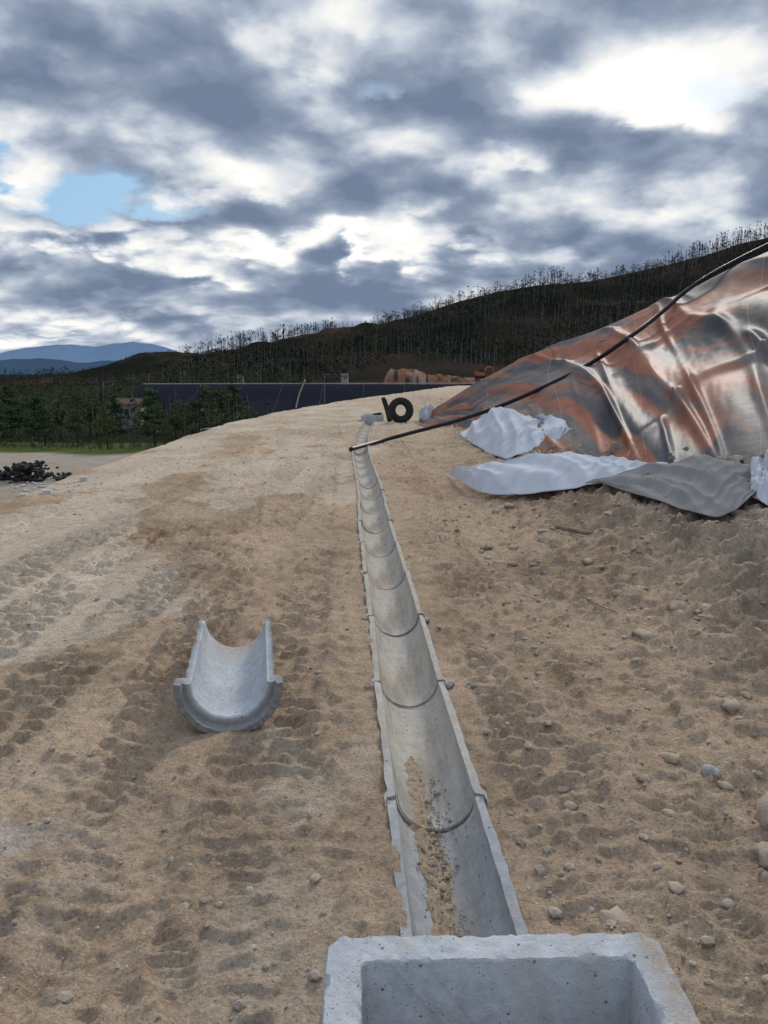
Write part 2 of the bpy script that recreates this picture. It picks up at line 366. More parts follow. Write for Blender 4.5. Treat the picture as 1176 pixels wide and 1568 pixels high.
for i,(a,b_) in enumerate(zip(starts,ends)):
    xa,xb=float(chx(a)),float(chx(b_)); L=math.hypot(xb-xa,b_-a)-.004
    V_,F_=halfpipe(L+(.045 if i<len(ends)-1 else 0),RI,RO,RB if i else RO+.001,.07,i+1,.005,28 if i<8 else 16)
    ob=mesh_from('gutter_segment_%d'%(i+1),V_,F_,[M_conc],True,ch); ob.modifiers.new('t','TRIANGULATE')
    ob.data.set_sharp_from_angle(angle=math.radians(35))
    zz=.030+random.uniform(-.006,.006)-(.008 if i==0 else 0)
    ob.location=(xa,a,zz); ob.rotation_euler=(0,random.uniform(-.03,.03),-math.atan2(xb-xa,b_-a)+random.uniform(-.008,.008))
def ico(sub=1):
    bm=bmesh.new(); bmesh.ops.create_icosphere(bm,subdivisions=sub,radius=1); V=np.array([v.co[:] for v in bm.verts]); Fi=np.array([[v.index for v in f.verts] for f in bm.faces]); bm.free(); return V,Fi
IV,IF=ico(2); IV1,IF1=ico(1)
def rocks(name,items,m,sub=2,parent=None,rough=.35,smooth=True):
    bv,bf=(IV,IF) if sub==2 else (IV1,IF1)
    Vs=[];Fs=[];o=0
    for k,(x,y,z,sx,sy,sz,rz) in enumerate(items):
        n=1+rough*(pn(bv[:,0]*1.3+k*3.7,bv[:,1]*1.3+bv[:,2]*1.9+k,k%97)+.5*pn(bv[:,0]*2.9+k,bv[:,2]*2.7+k*2,k%89))
        v=bv*n[:,None]*np.array([sx,sy,sz]); c,s=math.cos(rz),math.sin(rz)
        v=np.stack([v[:,0]*c-v[:,1]*s+x,v[:,0]*s+v[:,1]*c+y,v[:,2]+z],1)
        Vs.append(v);Fs.append(bf+o);o+=len(bv)
    return mesh_from(name,np.concatenate(Vs),np.concatenate(Fs),[m],smooth,parent)
it=[]
for i,b_ in enumerate(ends[:6]):
    xc=float(chx(b_))
    for s in (-1,1):
        if i in (1,2) or random.random()<.3:
            cx_=xc+s*(RO+.016); cy_=b_+random.uniform(-.02,.03)
            for q in range(7):
                r_=random.uniform(.010,.018); it.append((cx_+random.gauss(0,.009),cy_+random.gauss(0,.013),.016,r_,r_,r_*.8,random.random()*3))
rocks('mortar_lumps',it,M_mortar,2,ch,.9)
Mj=simple('joint_dark',(.085,.08,.07),(.16,.14,.12),30,.95)
for i,b_ in enumerate(ends[:14]):
    xc=float(chx(b_)); V_=[];F_=[]; na=24
    for j in range(na+1):
        a=math.pi*j/na; w=.8+1.1*abs(float(pn(j*.6,i*3.,7)))
        for yy,rr in ((-.006,RI-.0005),(.0,RI-.0025),(.006,RI-.001)):
            V_.append((xc+rr*math.cos(a)+.001,b_+.048+yy*w+.004*float(pn(j*.5,i*2.,9)),.031-rr*math.sin(a)))
    for j in range(na):
        for q in range(2): F_.append((j*3+q,j*3+q+1,(j+1)*3+q+1,(j+1)*3+q))
    mesh_from('joint_line_%d'%i,V_,F_,[Mj],True,ch)
# sediment in the nearest gutter
V_=[];F_=[];ny=140;nx=20
for j in range(ny):
    yy=1.66+1.40*j/(ny-1); w=(.042+.03*float(pn(yy*2.3,1.,3))+.02*float(pn(yy*12,1.,4))+.010*float(pn(yy*40,1.,14)))*min(1,(ny-1-j)/10+.25)
    cx=-.035+.03*float(pn(yy*2,8.,5))
    for i in range(nx):
        xx=cx+w*(i/(nx-1)*2-1); e=1-(i/(nx-1)*2-1)**2
        V_.append((float(chx(yy))+xx,yy,.022-math.sqrt(RI**2-xx**2)-.003+.012*e**.8*(1+1.1*float(fbm(xx*60,yy*40,3,6)))))
for j in range(ny-1):
    for i in range(nx-1): F_.append((j*nx+i,j*nx+i+1,(j+1)*nx+i+1,(j+1)*nx+i))
mesh_from('mud_deposit',V_,F_,[M_mud],True,ch)
it=[]
for k in range(620):
    yy=random.choice([random.gauss(2.35,.16),random.uniform(1.7,2.9)]); xx=random.gauss(.0,.028)+.02*math.sin(yy*5)
    s=random.uniform(.0015,.0045)*(2.2 if random.random()<.05 else 1)
    it.append((float(chx(yy))+xx,yy,.026-math.sqrt(RI**2-min(xx*xx,.01))+s*.4+.003,s,s*random.uniform(.7,1.3),s*.7,random.random()*6))
rocks('pebbles_in_gutter',it,simple('wet_soil',(.17,.145,.12),(.28,.25,.21),30,.9),1,ch,.6,False)
# loose half pipe
a=np.array([-.655,3.08]); b_=np.array([-.80,4.00]); d=b_-a
V_,F_=halfpipe(.97,.160,.191,.228,.11,77,.009,64)
lp=mesh_from('loose_half_pipe_gutter',V_,F_,[M_conc2]); lp.modifiers.new('t','TRIANGULATE'); lp.data.set_sharp_from_angle(angle=math.radians(35))
rad_=np.hypot(V_[:,0],V_[:,2])
dd=np.clip(ss(.6,.97,V_[:,1])*.9*ss(-.09,-.15,V_[:,2])+ss(-.16,-.2,V_[:,2])*.6+ss(.02,.0,V_[:,1])*.20,0,1)
lp.data.attributes.new('dirty','FLOAT','POINT').data.foreach_set('value',dd.astype(np.float32))
lp.data.attributes.new('worn','FLOAT','POINT').data.foreach_set('value',(ss(.166,.176,rad_)*.85).astype(np.float32))
lp.location=(a[0],a[1],.196); lp.rotation_euler=(math.radians(-.8),math.radians(2),-math.atan2(d[0],d[1]))
# ---------------------------------------------------------------- catch basin
def basin(name,x0,x1,y0,y1,zt,zb,t,m,rz=0):
    cx,cy=(x0+x1)/2,(y0+y1)/2; hx,hy=(x1-x0)/2,(y1-y0)/2
    bm=bmesh.new()
    def ring(hx,hy,z,c=0.):
        pts=[]
        for sx,sy in((-1,-1),(1,-1),(1,1),(-1,1)):
            A=(sx*(hx-c),sy*hy);B=(sx*hx,sy*(hy-c))
            pts+= [A,B] if sx*sy<0 else [B,A]
        return [bm.verts.new((p[0],p[1],z)) for p in pts]
    c=.03
    o0=ring(hx,hy,zb,c); o1=ring(hx,hy,zt-.008,c); o2=ring(hx-.005,hy-.005,zt,c)
    i0=ring(hx-t+.004,hy-t+.004,zt,.012); i1=ring(hx-t,hy-t,zt-.006,.012); i2=ring(hx-t-.012,hy-t-.012,zb+.06,.012)
    rings=[o0,o1,o2,i0,i1,i2]
    for r,q in zip(rings[:-1],rings[1:]):
        n=len(r)
        for k in range(n): bm.faces.new((r[k],r[(k+1)%n],q[(k+1)%n],q[k]))
    bm.faces.new(i2); bm.faces.new(list(reversed(o0)))
    bmesh.ops.recalc_face_normals(bm,faces=bm.faces)
    bmesh.ops.triangulate(bm,faces=[f for f in bm.faces if len(f.verts)>4])
    for _ in range(6):
        es=[e for e in bm.edges if e.calc_length()>.018 and e.verts[0].co.z>zt-.25 and e.verts[1].co.z>zt-.25]
        if not es: break
        bmesh.ops.subdivide_edges(bm,edges=es,cuts=1,use_grid_fill=True)
    me=bpy.data.meshes.new(name); bm.to_mesh(me); bm.free()
    co=np.empty(len(me.vertices)*3); me.vertices.foreach_get('co',co); co=co.reshape(-1,3)
    top=co[:,2]>zt-.02
    x_,y_=co[:,0].copy(),co[:,1].copy()
    edge=np.minimum(np.abs(np.maximum(np.abs(x_)-hx,np.abs(y_)-hy)),np.abs(np.maximum(np.abs(x_)-hx+t,np.abs(y_)-hy+t)))
    chip=ss(.08,.35,fbm(x_*22,y_*22,3,207,.6))*ss(.012,.0,edge)
    co[:,2]+=np.where(top,.005*fbm(x_*16,y_*16,3,201)+.003*fbm(x_*60,y_*60,2,206)-.012*chip,0)
    co[:,0]+=.003*fbm(y_*14,co[:,2]*14,3,203)+.002*fbm(y_*50,co[:,2]*50,2,208); co[:,1]+=.003*fbm(x_*14,co[:,2]*14,3,204)+.002*fbm(x_*50,co[:,2]*50,2,209)
    me.vertices.foreach_set('co',co.ravel().astype(np.float32)); me.materials.append(m)
    for p_ in me.polygons: p_.use_smooth=True
    me.set_sharp_from_angle(angle=math.radians(40))
    dd=np.clip(ss(hx-.10,hx-.02,x_)*.9+ss(.1,.4,fbm(x_*6,y_*6,3,211))*.4,0,1)
    me.attributes.new('dirty','FLOAT','POINT').data.foreach_set('value',dd.astype(np.float32))
    ob=bpy.data.objects.new(name,me); scene.collection.objects.link(ob); ob.location=(cx,cy,0); ob.rotation_euler[2]=rz; return ob
basin('concrete_catch_basin',BX0,BX1,BY0,BY1,.15,-.6,.085,M_conc2,math.radians(1.2))
eb=basin('concrete_catch_basin',-.40,.30,0,.8,.20,-.2,.09,M_conc2); q=G(572,648); eb.location=(q[0]-.05,q[1]+1.2,0)
# ---------------------------------------------------------------- sheets
def cr(pts,n):
    pts=np.asarray(pts,float); m=len(pts); ext=np.vstack([2*pts[0]-pts[1],pts,2*pts[-1]-pts[-2]])
    t=np.linspace(0,m-1,n); i=np.minimum(t.astype(int),m-2); f=(t-i)[:,None]
    p0,p1,p2,p3=ext[i],ext[i+1],ext[i+2],ext[i+3]
    return .5*((2*p1)+(-p0+p2)*f+(2*p0-5*p1+4*p2-p3)*f**2+(-p0+3*p1-3*p2+p3)*f**3)
def sheet(rows,nu,nv):
    R=np.array([cr(r,nu) for r in rows])
    out=np.empty((nv,nu,3))
    for j in range(nu): out[:,j]=cr(R[:,j],nv)
    return out
def addsheet(name,S,m,uvs=None,th=0,parent=None):
    nv,nu=S.shape[:2]
    ob=mesh_from(name,S.reshape(-1,3),gridfaces(nv,nu),[m],True,parent)
    uu,vv=np.meshgrid(np.linspace(0,1,nu),np.linspace(0,1,nv))
    if uvs: uu=uu*uvs[0]; vv=vv*uvs[1]
    at=ob.data.attributes.new('st','FLOAT_VECTOR','POINT'); at.data.foreach_set('vector',np.stack([uu,vv,0*uu],-1).astype(np.float32).ravel())
    if th:
        s=ob.modifiers.new('s','SOLIDIFY'); s.thickness=th; s.offset=0
    return ob
low=[hit(a,b) for a,b in [(640,652),(668,655),(700,657),(735,668),(790,690),(850,700),(930,716),(1000,724),(1080,722),(1176,720),(1300,720),(1500,730)]]
rid=[P(a,b,c) for a,b,c in [(645,645,24.5),(668,628,24.5),(700,606,24),(745,579,23.6),(790,556,23),(850,531,22),(910,507,21),(980,477,19.5),(1050,446,18),(1176,389,15.5),(1300,330,14),(1500,250,12.5)]]
low=np.array(low); rid=np.array(rid)
mid1=low+(rid-low)*.33; mid1[:,2]+=.10*np.linspace(0,1,12); mid2=low+(rid-low)*.68; mid2[:,2]+=.10*np.linspace(0,1,12)
under=low+(low-rid)/np.linalg.norm((low-rid),axis=1)[:,None]*.3; under[:,2]=low[:,2]-.25
back=rid+np.array([1.2,3,-.9]); back2=rid+np.array([3,8,-6.])
S=sheet([under,low,mid1,mid2,rid,back,back2],520,420)
nv,nu=S.shape[:2]
uu,vv=np.meshgrid(np.linspace(0,1,nu),np.linspace(0,1,nv))
# broad waves plus long, narrow fold lines across the slope
wp=fbm(uu*4,vv*3,2,301); wq=fbm(uu*3+9,vv*3,2,302)
c1=np.sin((uu*5.2+vv*4.6+wp*.8)*2*np.pi)
def crease(ph,w):
    t_=np.abs(((ph)%1)-.5)*2; return np.exp(-((1-t_)/w)**2)
k1=crease(uu*7.2+vv*3.4+.35*wp,.14); k2=crease(uu*3.4-vv*6.0+.4*wq+.3,.12); k3=crease(uu*13+vv*2.0+.6*wq,.18)
amp=np.clip(vv*7-1,0,1)*(.25+.75*ss(0.1,.6,uu))*(1-.6*ss(.50,.66,vv))
mod=ss(-.3,.2,fbm(uu*5,vv*5,2,311)); mod2=ss(-.2,.25,fbm(uu*4+3,vv*4,2,312)); mod3=ss(-.1,.3,fbm(uu*6+3,vv*3,2,313))
dis=amp*(.055*c1+.105*fbm(uu*6,vv*5,2,303)+.105*k1*mod+.085*k2*mod2+.06*k3*mod3+.010*fbm(uu*30,vv*18,3,305))
nrm_=np.cross(np.gradient(S,axis=1),np.gradient(S,axis=0)); nrm_/=np.linalg.norm(nrm_,axis=2)[:,:,None]+1e-9
nrm_*=np.sign(nrm_[:,:,2:3]+1e-9)
S=S+nrm_*(dis)[:,:,None]
mem=addsheet('geomembrane_covered_slope',S,M_mem,(7.,2.2))
bvh=BVHTree.FromPolygons([tuple(v) for v in S.reshape(-1,3).tolist()],gridfaces(nv,nu).tolist())
def onmem(px,py,off=.08):
    d=ray(px,py); r=bvh.ray_cast(Vector((0,0,H)),Vector(d))
    if r[0] is None: return None
    n=Vector(d).normalized(); return np.array(r[0]-n*off)
def flap(name,up,lo,m,dy,bulge,nu=160,nv=60,seed=1,uvs=(1,1),amp=1.,lz=.02,curl=0,fu=8):
    lows=np.array([hit(a,b) for a,b in lo]); lows[:,2]+=lz
    ups=np.array([P(a,b,l[1]+d_) for (a,b),l,d_ in zip(up,lows,dy)])
    midp=(lows+ups)/2; midp[:,2]+=bulge*np.array([0]+[1]*(len(lo)-2)+[.3])
    rows=[lows,midp,ups]
    if curl:
        o=ups.copy(); o[1:-1,1]+=curl; o[1:-1,2]-=curl*1.0; rows.append(o)
    S=sheet(rows,nu,nv)
    uu,vv=np.meshgrid(np.linspace(0,1,nu),np.linspace(0,1,nv))
    wu=uu+.05*fbm(uu*3,vv*2,2,seed+2)
    r1=1-2.6*np.abs(pn(wu*fu+vv*2.2,vv*.7+2,seed)); r1=np.clip(r1,-.4,1)
    r2=1-2.6*np.abs(pn(wu*fu*1.8-vv*3.2,vv*.9+7,seed+5)); r2=np.clip(r2,-.4,1)
    S[:,:,2]+=amp*(.075*r1+.032*r2+.05*fbm(uu*5,vv*2,2,seed+7))*np.minimum(1,vv*3+.25)
    S[:,:,1]+=amp*.06*fbm(uu*6,vv*2,2,seed+9)
    return addsheet(name,S,m,uvs,.004)
flap('white_geotextile_flap',[(688,727),(730,714),(790,706),(850,700),(900,704),(955,710),(1030,718)],[(692,733),(728,760),(785,768),(850,762),(900,754),(955,744),(1025,728)],M_white,[.1,.6,.9,1.0,.9,.7,.3],.04,seed=403,amp=.7,fu=6,lz=.06,curl=.06,nu=240)
flap('white_geotextile_flap',[(735,640),(762,631),(800,640),(830,644),(862,652),(884,668)],[(704,668),(738,692),(775,706),(812,694),(850,688),(880,670)],M_white,[1.2,1.9,2.0,1.7,1.3,.3],.06,seed=411,amp=1.2,fu=6,nu=240,curl=.06)
flap('drainage_composite_sheet',[(895,746),(970,722),(1035,710),(1090,707),(1135,714),(1172,734)],[(925,757),(985,778),(1050,800),(1095,812),(1125,800),(1155,775)],M_rib,[.3,.9,1.1,1.1,.9,.6],.0,seed=421,amp=.5,lz=.09,fu=4)
flap('white_geotextile_flap',[(1150,714),(1184,702),(1230,698),(1300,703)],[(1148,772),(1180,790),(1230,803),(1300,810)],M_white,[.5,.7,.7,.7],.02,seed=431,nu=80,amp=.8,lz=.05)
flap('white_geotextile_flap',[(640,632),(655,622),(668,628)],[(642,645),(655,648),(668,642)],M_white,[.3,.4,.3],.1,seed=441,nu=30,nv=20)
# ---------------------------------------------------------------- tubes
def tube(name,pts,r,m,n=200,parent=None,sides=12,r2=None):
    Pt=cr(pts,n); V_=[];F_=[]
    T_=np.gradient(Pt,axis=0); T_/=np.linalg.norm(T_,axis=1)[:,None]
    for i in range(n):
        t=T_[i]; a=np.cross(t,(0,0,1.))
        if np.linalg.norm(a)<.05: a=np.cross(t,(0,1.,0))
        a/=np.linalg.norm(a); b=np.cross(a,t); rr=r if r2 is None else r+(r2-r)*i/(n-1)
        for k in range(sides):
            w=2*math.pi*k/sides; V_.append(Pt[i]+rr*(a*math.cos(w)+b*math.sin(w)))
    for i in range(n-1):
        for k in range(sides): F_.append((i*sides+k,i*sides+(k+1)%sides,(i+1)*sides+(k+1)%sides,(i+1)*sides+k))
    F_.append(tuple(range(sides))[::-1]); F_.append(tuple((n-1)*sides+k for k in range(sides)))
    return mesh_from(name,V_,F_,[m],True,parent)
pxs=[(537,688),(580,676),(640,660),(700,644),(760,624),(830,594),(900,559),(960,519),(1010,481),(1050,446),(1100,414),(1176,375),(1260,338)]
ysm=[hit(a,b)[1]-.6 for a,b in pxs[:3]]; prevy=ysm[-1]
for a,b in pxs[3:]:
    q=onmem(a,b,.12); yq=q[1] if q is not None else min(prevy,16.5); ysm.append(min(yq,17)); prevy=ysm[-1]
ysm=np.array(ysm); print('pipe y',ysm.round(1))
for _ in range(3):
    ks=np.convolve(np.pad(ysm,1,mode='edge'),[.25,.5,.25],'valid'); ks[3:]=np.minimum(ks[3:],ysm[3:]); ks[:2]=ysm[:2]; ysm=ks
tube('black_polyethylene_pipe',[P(a,b,k_) for (a,b),k_ in zip(pxs,ysm)],.042,M_black,300)
tube('black_marker_post',[P(1044,448,17.2),P(1048,420,17.2),P(1053,397,17.2)],.045,M_black,10)
def tyre(name,loc,R,r,rot):
    V_=[];F_=[];na,nb=48,20
    for i in range(na):
        A=2*math.pi*i/na
        for j in range(nb):
            B=2*math.pi*j/nb; cx=math.copysign(abs(math.cos(B))**.6,math.cos(B)); sz=math.copysign(abs(math.sin(B))**.6,math.sin(B))
            rr=R-r+r*cx+(.012 if (i%2 and cx>.6) else 0); V_.append((rr*math.cos(A),sz*r*1.0,rr*math.sin(A)))
    for i in range(na):
        for j in range(nb): F_.append((i*nb+j,i*nb+(j+1)%nb,((i+1)%na)*nb+(j+1)%nb,((i+1)%na)*nb+j))
    ob=mesh_from(name,V_,F_,[M_rubber]); ob.location=loc; ob.rotation_euler=rot; return ob
q=G(614,648); tyre('tyre',(q[0],q[1]+.4,.37),.39,.11,(math.radians(-8),0,math.radians(12)))
tube('black_standpipe',[P(597,645,23.2),P(593,628,23.3),P(587,609,23.4)],.075,M_black,8)
tube('black_standpipe',[P(572,636,24.6),P(583,634,24.4)],.06,M_black,8)
# ---------------------------------------------------------------- loose stones
it=[]
N=8500
yv=np.exp(rng.uniform(np.log(1.1),np.log(16),N)); xv=rng.uniform(-1,1,N)*np.minimum(yv*.62+.3,5)
keep=(rng.random(N)<np.where(xv>.4,1.,.35))&(np.abs(xv-chx(yv))>.2)&~((xv>BX0-.02)&(xv<BX1+.02)&(yv<BY1+.02))&(np.hypot(xv+.72,(yv-3.55)*.5)>.3)&(xv>-4.3)
xv,yv=xv[keep],yv[keep]; zv=ground(xv,yv); sv=.0016*np.exp(rng.exponential(.58,len(xv)))*(1+.16*yv); sv=np.minimum(sv,.020)
for x_,y_,z_,s_ in zip(xv,yv,zv,sv): it.append((x_,y_,z_+s_*.2,s_,s_*random.uniform(.6,1.2),s_*random.uniform(.45,.8),random.random()*6))
rocks('gravel',it,M_stone,1,None,.5,False)
cxs=[]
for k in range(1600):
    x_=random.uniform(.5,4.6);y_=random.uniform(1.6,9)
    if random.random()>.18+ x_/3.2: continue
    cxs.append((x_,y_,random.uniform(.007,.026)*(2.4 if random.random()<.10 else 1)))
for k in range(300):
    x_=random.uniform(-4,-.2);y_=random.uniform(1.4,9)
    if math.hypot(x_+.72,y_-3.5)<.6: continue
    cxs.append((x_,y_,random.uniform(.004,.014)))
ca_=np.array(cxs); zz_=ground(ca_[:,0],ca_[:,1])
it=[(x_,y_,z_-s_*.05,s_,s_*random.uniform(.7,1.4),s_*.5,random.random()*6) for (x_,y_,s_),z_ in zip(cxs,zz_)]
clod=simple('dry_clay',(.46,.375,.285),(.33,.265,.20),12,.98,.008,45,0)
rocks('earth_clods',it,clod,2,None,1.0)
def stone(name,px,py,s,m,sz=.6):
    q=hit(px,py); rocks(name,[(q[0],q[1],q[2]+s*sz*.3+.01,s,s*.8,s*sz,random.random()*3)],m,2,None,.6)
stone('yellow_stone',1030,1168,.036,simple('ochre_stone',(.45,.34,.16),(.36,.30,.22),10,.9),.6)
stone('grey_stone',1088,1192,.038,simple('granite',(.50,.50,.47),(.25,.25,.24),60,.9,.01,40,0),.9)
stone('boulder',1190,1265,.10,clod,.8)
stone('stone',1115,1395,.024,M_stone); stone('stone',905,1405,.014,M_stone)
q=hit(878,828); V0=np.array([q+[-.12,.12,.09],q+[.02,.0,.08],q+[.14,-.10,.075]]); tube('wooden_stick',V0,.020,M_wood,12,None,7)
for pts in ([(870,905),(905,930),(945,948)],[(1135,800),(1160,796),(1176,800)],[(1060,985),(1100,960)]):
    tube('dry_root',[hit(a,b)+[0,0,.035] for a,b in pts],.004,M_wood,20,None,5)
# ---------------------------------------------------------------- reservoir
Sx=np.linspace(-34,14,60); Ty=np.linspace(95.5,110.5,20)
GX,GY=np.meshgrid(Sx,Ty); GZ=macro(GX,GY); tt=(GY-95.5)/15; GZ=np.maximum(GZ,-4+3.75*tt)+.15
def f_lin(T,b):
    s=T.sep(T.pos()); k=T.m('LESS_THAN',T.m('ABSOLUTE',T.m('SUBTRACT',T.m('FRACT',T.m('DIVIDE',s[0],5.6)),.5)),.012)
    T.put(b.inputs['Base Color'],T.mix(k,T.mix(T.noise(T.pos(),.3,4,.6),(.016,.018,.026),(.028,.030,.040)),(.05,.05,.06)))
addsheet('reservoir_lining',np.stack([GX,GY,GZ],-1),mat('black_liner',f_lin,1.,0.))
tube('reservoir_kerb',[(-34,110.8,-.05),(-10,110.8,0),(14,110.8,.05)],.10,M_wall,20,None,6)
tube('pipe_on_liner',[P(452,628,97)*1,P(458,604,104),P(467,582,111)],.14,M_rubber,20,None,6)
def box(bm,c,s,rz=0,mi=0):
    r=bmesh.ops.create_cube(bm,size=1); co,si=math.cos(rz),math.sin(rz)
    for v in r['verts']:
        x,y,z=v.co.x*s[0],v.co.y*s[1],v.co.z*s[2]; v.co=(c[0]+x*co-y*si,c[1]+x*si+y*co,c[2]+z)
def bmobj(name,bm,mats,parent=None):
    me=bpy.data.meshes.new(name); bm.to_mesh(me); bm.free()
    for m_ in mats: me.materials.append(m_)
    ob=bpy.data.objects.new(name,me); scene.collection.objects.link(ob); ob.parent=parent; return ob
def house(px,py,w,h,dist):
    q=P(px,py,dist); e=bpy.data.objects.new('small_house',None); scene.collection.objects.link(e); e.location=q
    bm=bmesh.new(); box(bm,(0,0,h/2-.5),(w,w*.8,h+1)); bmobj('walls',bm,[M_wall],e)
    bm=bmesh.new(); vs=[bm.verts.new(v) for v in [(-w*.56,-w*.46,h),(w*.56,-w*.46,h),(w*.56,w*.46,h),(-w*.56,w*.46,h),(-w*.56,0,h+w*.22),(w*.56,0,h+w*.22)]]
    for f in [(0,1,5,4),(2,3,4,5),(0,4,3),(1,2,5),(0,3,2,1)]: bm.faces.new([vs[i] for i in f])
    bmobj('roof',bm,[M_roof],e)
    bm=bmesh.new()
    for xx in (-.25,.25): box(bm,(xx*w,-w*.4-.03,h*.55),(w*.16,.06,h*.32))
    box(bm,(0,-w*.4-.03,h*.33),(w*.14,.06,h*.6)); bmobj('windows_and_door',bm,[M_glass],e)
house(200,638,2.4,1.2,74); house(368,586,1.0,1.0,125); house(528,580,1.2,.6,130)
def lamp(px,pyb,pyt,dist):
    A=P(px,pyb,dist);B=P(px,pyt,dist)
    e=tube('lamp_post',[A,(A+B)/2,B],.06,M_metal,6,None,6,.04)
    bm=bmesh.new(); box(bm,(B[0]+.35,B[1],B[2]),(.7,.15,.08)); bmobj('lamp_head',bm,[M_metal],e)
lamp(497,622,573,92); lamp(307,640,588,92); lamp(158,640,585,110); lamp(228,640,572,115)
e=bpy.data.objects.new('guard_rail',None); scene.collection.objects.link(e)
A=P(308,664,56);B=P(356,658,62)
for k in range(6):
    c=A+(B-A)*k/5; tube('post_%d'%k,[c+[0,0,-1.5],c,c+[0,0,.35]],.05,M_metal,5,e,6)
for zz in (.1,.3): tube('rail',[A+[0,0,zz],(A+B)/2+[0,0,zz],B+[0,0,zz]],.05,M_metal,8,e,6)
# excavator
q=P(735,574,135); q[2]=float(macro(q[0],q[1]))
ex=bpy.data.objects.new('orange_excavator',None); scene.collection.objects.link(ex); ex.location=(q[0],q[1],q[2]); ex.scale=(.75,)*3
bm=bmesh.new(); box(bm,(0,-.7,.35),(2.2,.45,.7)); box(bm,(0,.7,.35),(2.2,.45,.7)); bmesh.ops.bevel(bm,geom=bm.edges[:],offset=.15,segments=2); bmobj('tracks',bm,[M_rubber],ex)
bm=bmesh.new(); box(bm,(0,0,1.05),(2.,1.6,.7)); box(bm,(-.9,0,1.5),(.7,1.4,.4)); bmesh.ops.bevel(bm,geom=bm.edges[:],offset=.08,segments=2); bmobj('body',bm,[M_orange],ex)
bm=bmesh.new(); box(bm,(.45,-.4,1.75),(.8,.7,.9)); bmesh.ops.bevel(bm,geom=bm.edges[:],offset=.08,segments=2); bmobj('cab',bm,[M_glass],ex)
tube('boom',[(.8,0,1.2),(1.7,0,2.6),(2.8,0,2.5)],.16,M_orange,12,ex,6); tube('stick',[(2.8,0,2.6),(3.1,0,1.6),(3.0,0,.8)],.12,M_orange,8,ex,6)
bm=bmesh.new(); box(bm,(2.8,0,.5),(.6,.7,.5)); bmesh.ops.bevel(bm,geom=bm.edges[:],offset=.1,segments=2); bmobj('bucket',bm,[M_rubber],ex)
# debris heap lower left
it=[]
c0=hit(40,735)
sc_=c0[1]/40
for k in range(300):
    a_=random.gauss(0,1.1)*sc_; b2=random.gauss(0,.7); hz=.9*sc_*math.exp(-(a_/1.5)**2)
    s_=random.uniform(.08,.20)*sc_; it.append((c0[0]+a_,c0[1]+b2,c0[2]+hz*random.random(),s_,s_*.8,s_*.6,random.random()*6))
rocks('heap_of_black_rubble',it,M_rubber,1,None,.7,False)
it=[]
for k in range(46):
    px=random.uniform(10,118); q=hit(px,738+random.uniform(0,16)); s_=random.uniform(.05,.11)*q[1]/40; it.append((q[0],q[1],q[2]+s_*.4,s_*1.6,s_,s_*.6,random.random()*6))
rocks('rubble_blocks',it,M_pale,1,None,.6,False)
for px,py,w in ((36,762,.08),(72,757,.10),(128,736,.08)):
    q=hit(px,py); w=w*q[1]/9; bm=bmesh.new(); box(bm,(q[0],q[1],q[2]+w*.25),(w,w*.8,w*.6),.3); bmesh.ops.bevel(bm,geom=bm.edges[:],offset=w*.08,segments=2); bmobj('concrete_block',bm,[M_pale])
# ---------------------------------------------------------------- vegetation
def clump(c,r,n,sz,rg):
    d=rg.normal(size=(n,3)); d/=np.linalg.norm(d,axis=1)[:,None]; d*=(rg.random(n)**.4)[:,None]*np.array(r)
    p=np.array(c)+d; a=rg.normal(size=(n,3))*sz; b=rg.normal(size=(n,3))*sz
    return np.stack([p-a*.5,p+a*.5,p+b],1), d[:,2]/max(r[2],1e-6)
def cone(p0,p1,r0,r1,k=5):
    p0=np.array(p0,float);p1=np.array(p1,float);t=p1-p0;t/=np.linalg.norm(t);a=np.cross(t,(0.31,.9,.1));a/=np.linalg.norm(a);b=np.cross(a,t)
    tr=[]
    A=[p0+r0*(a*math.cos(2*math.pi*i/k)+b*math.sin(2*math.pi*i/k)) for i in range(k)]
    B=[p1+r1*(a*math.cos(2*math.pi*i/k)+b*math.sin(2*math.pi*i/k)) for i in range(k)]
    for i in range(k):
        j=(i+1)%k; tr+= [[A[i],A[j],B[j]],[A[i],B[j],B[i]]]
    return np.array(tr)
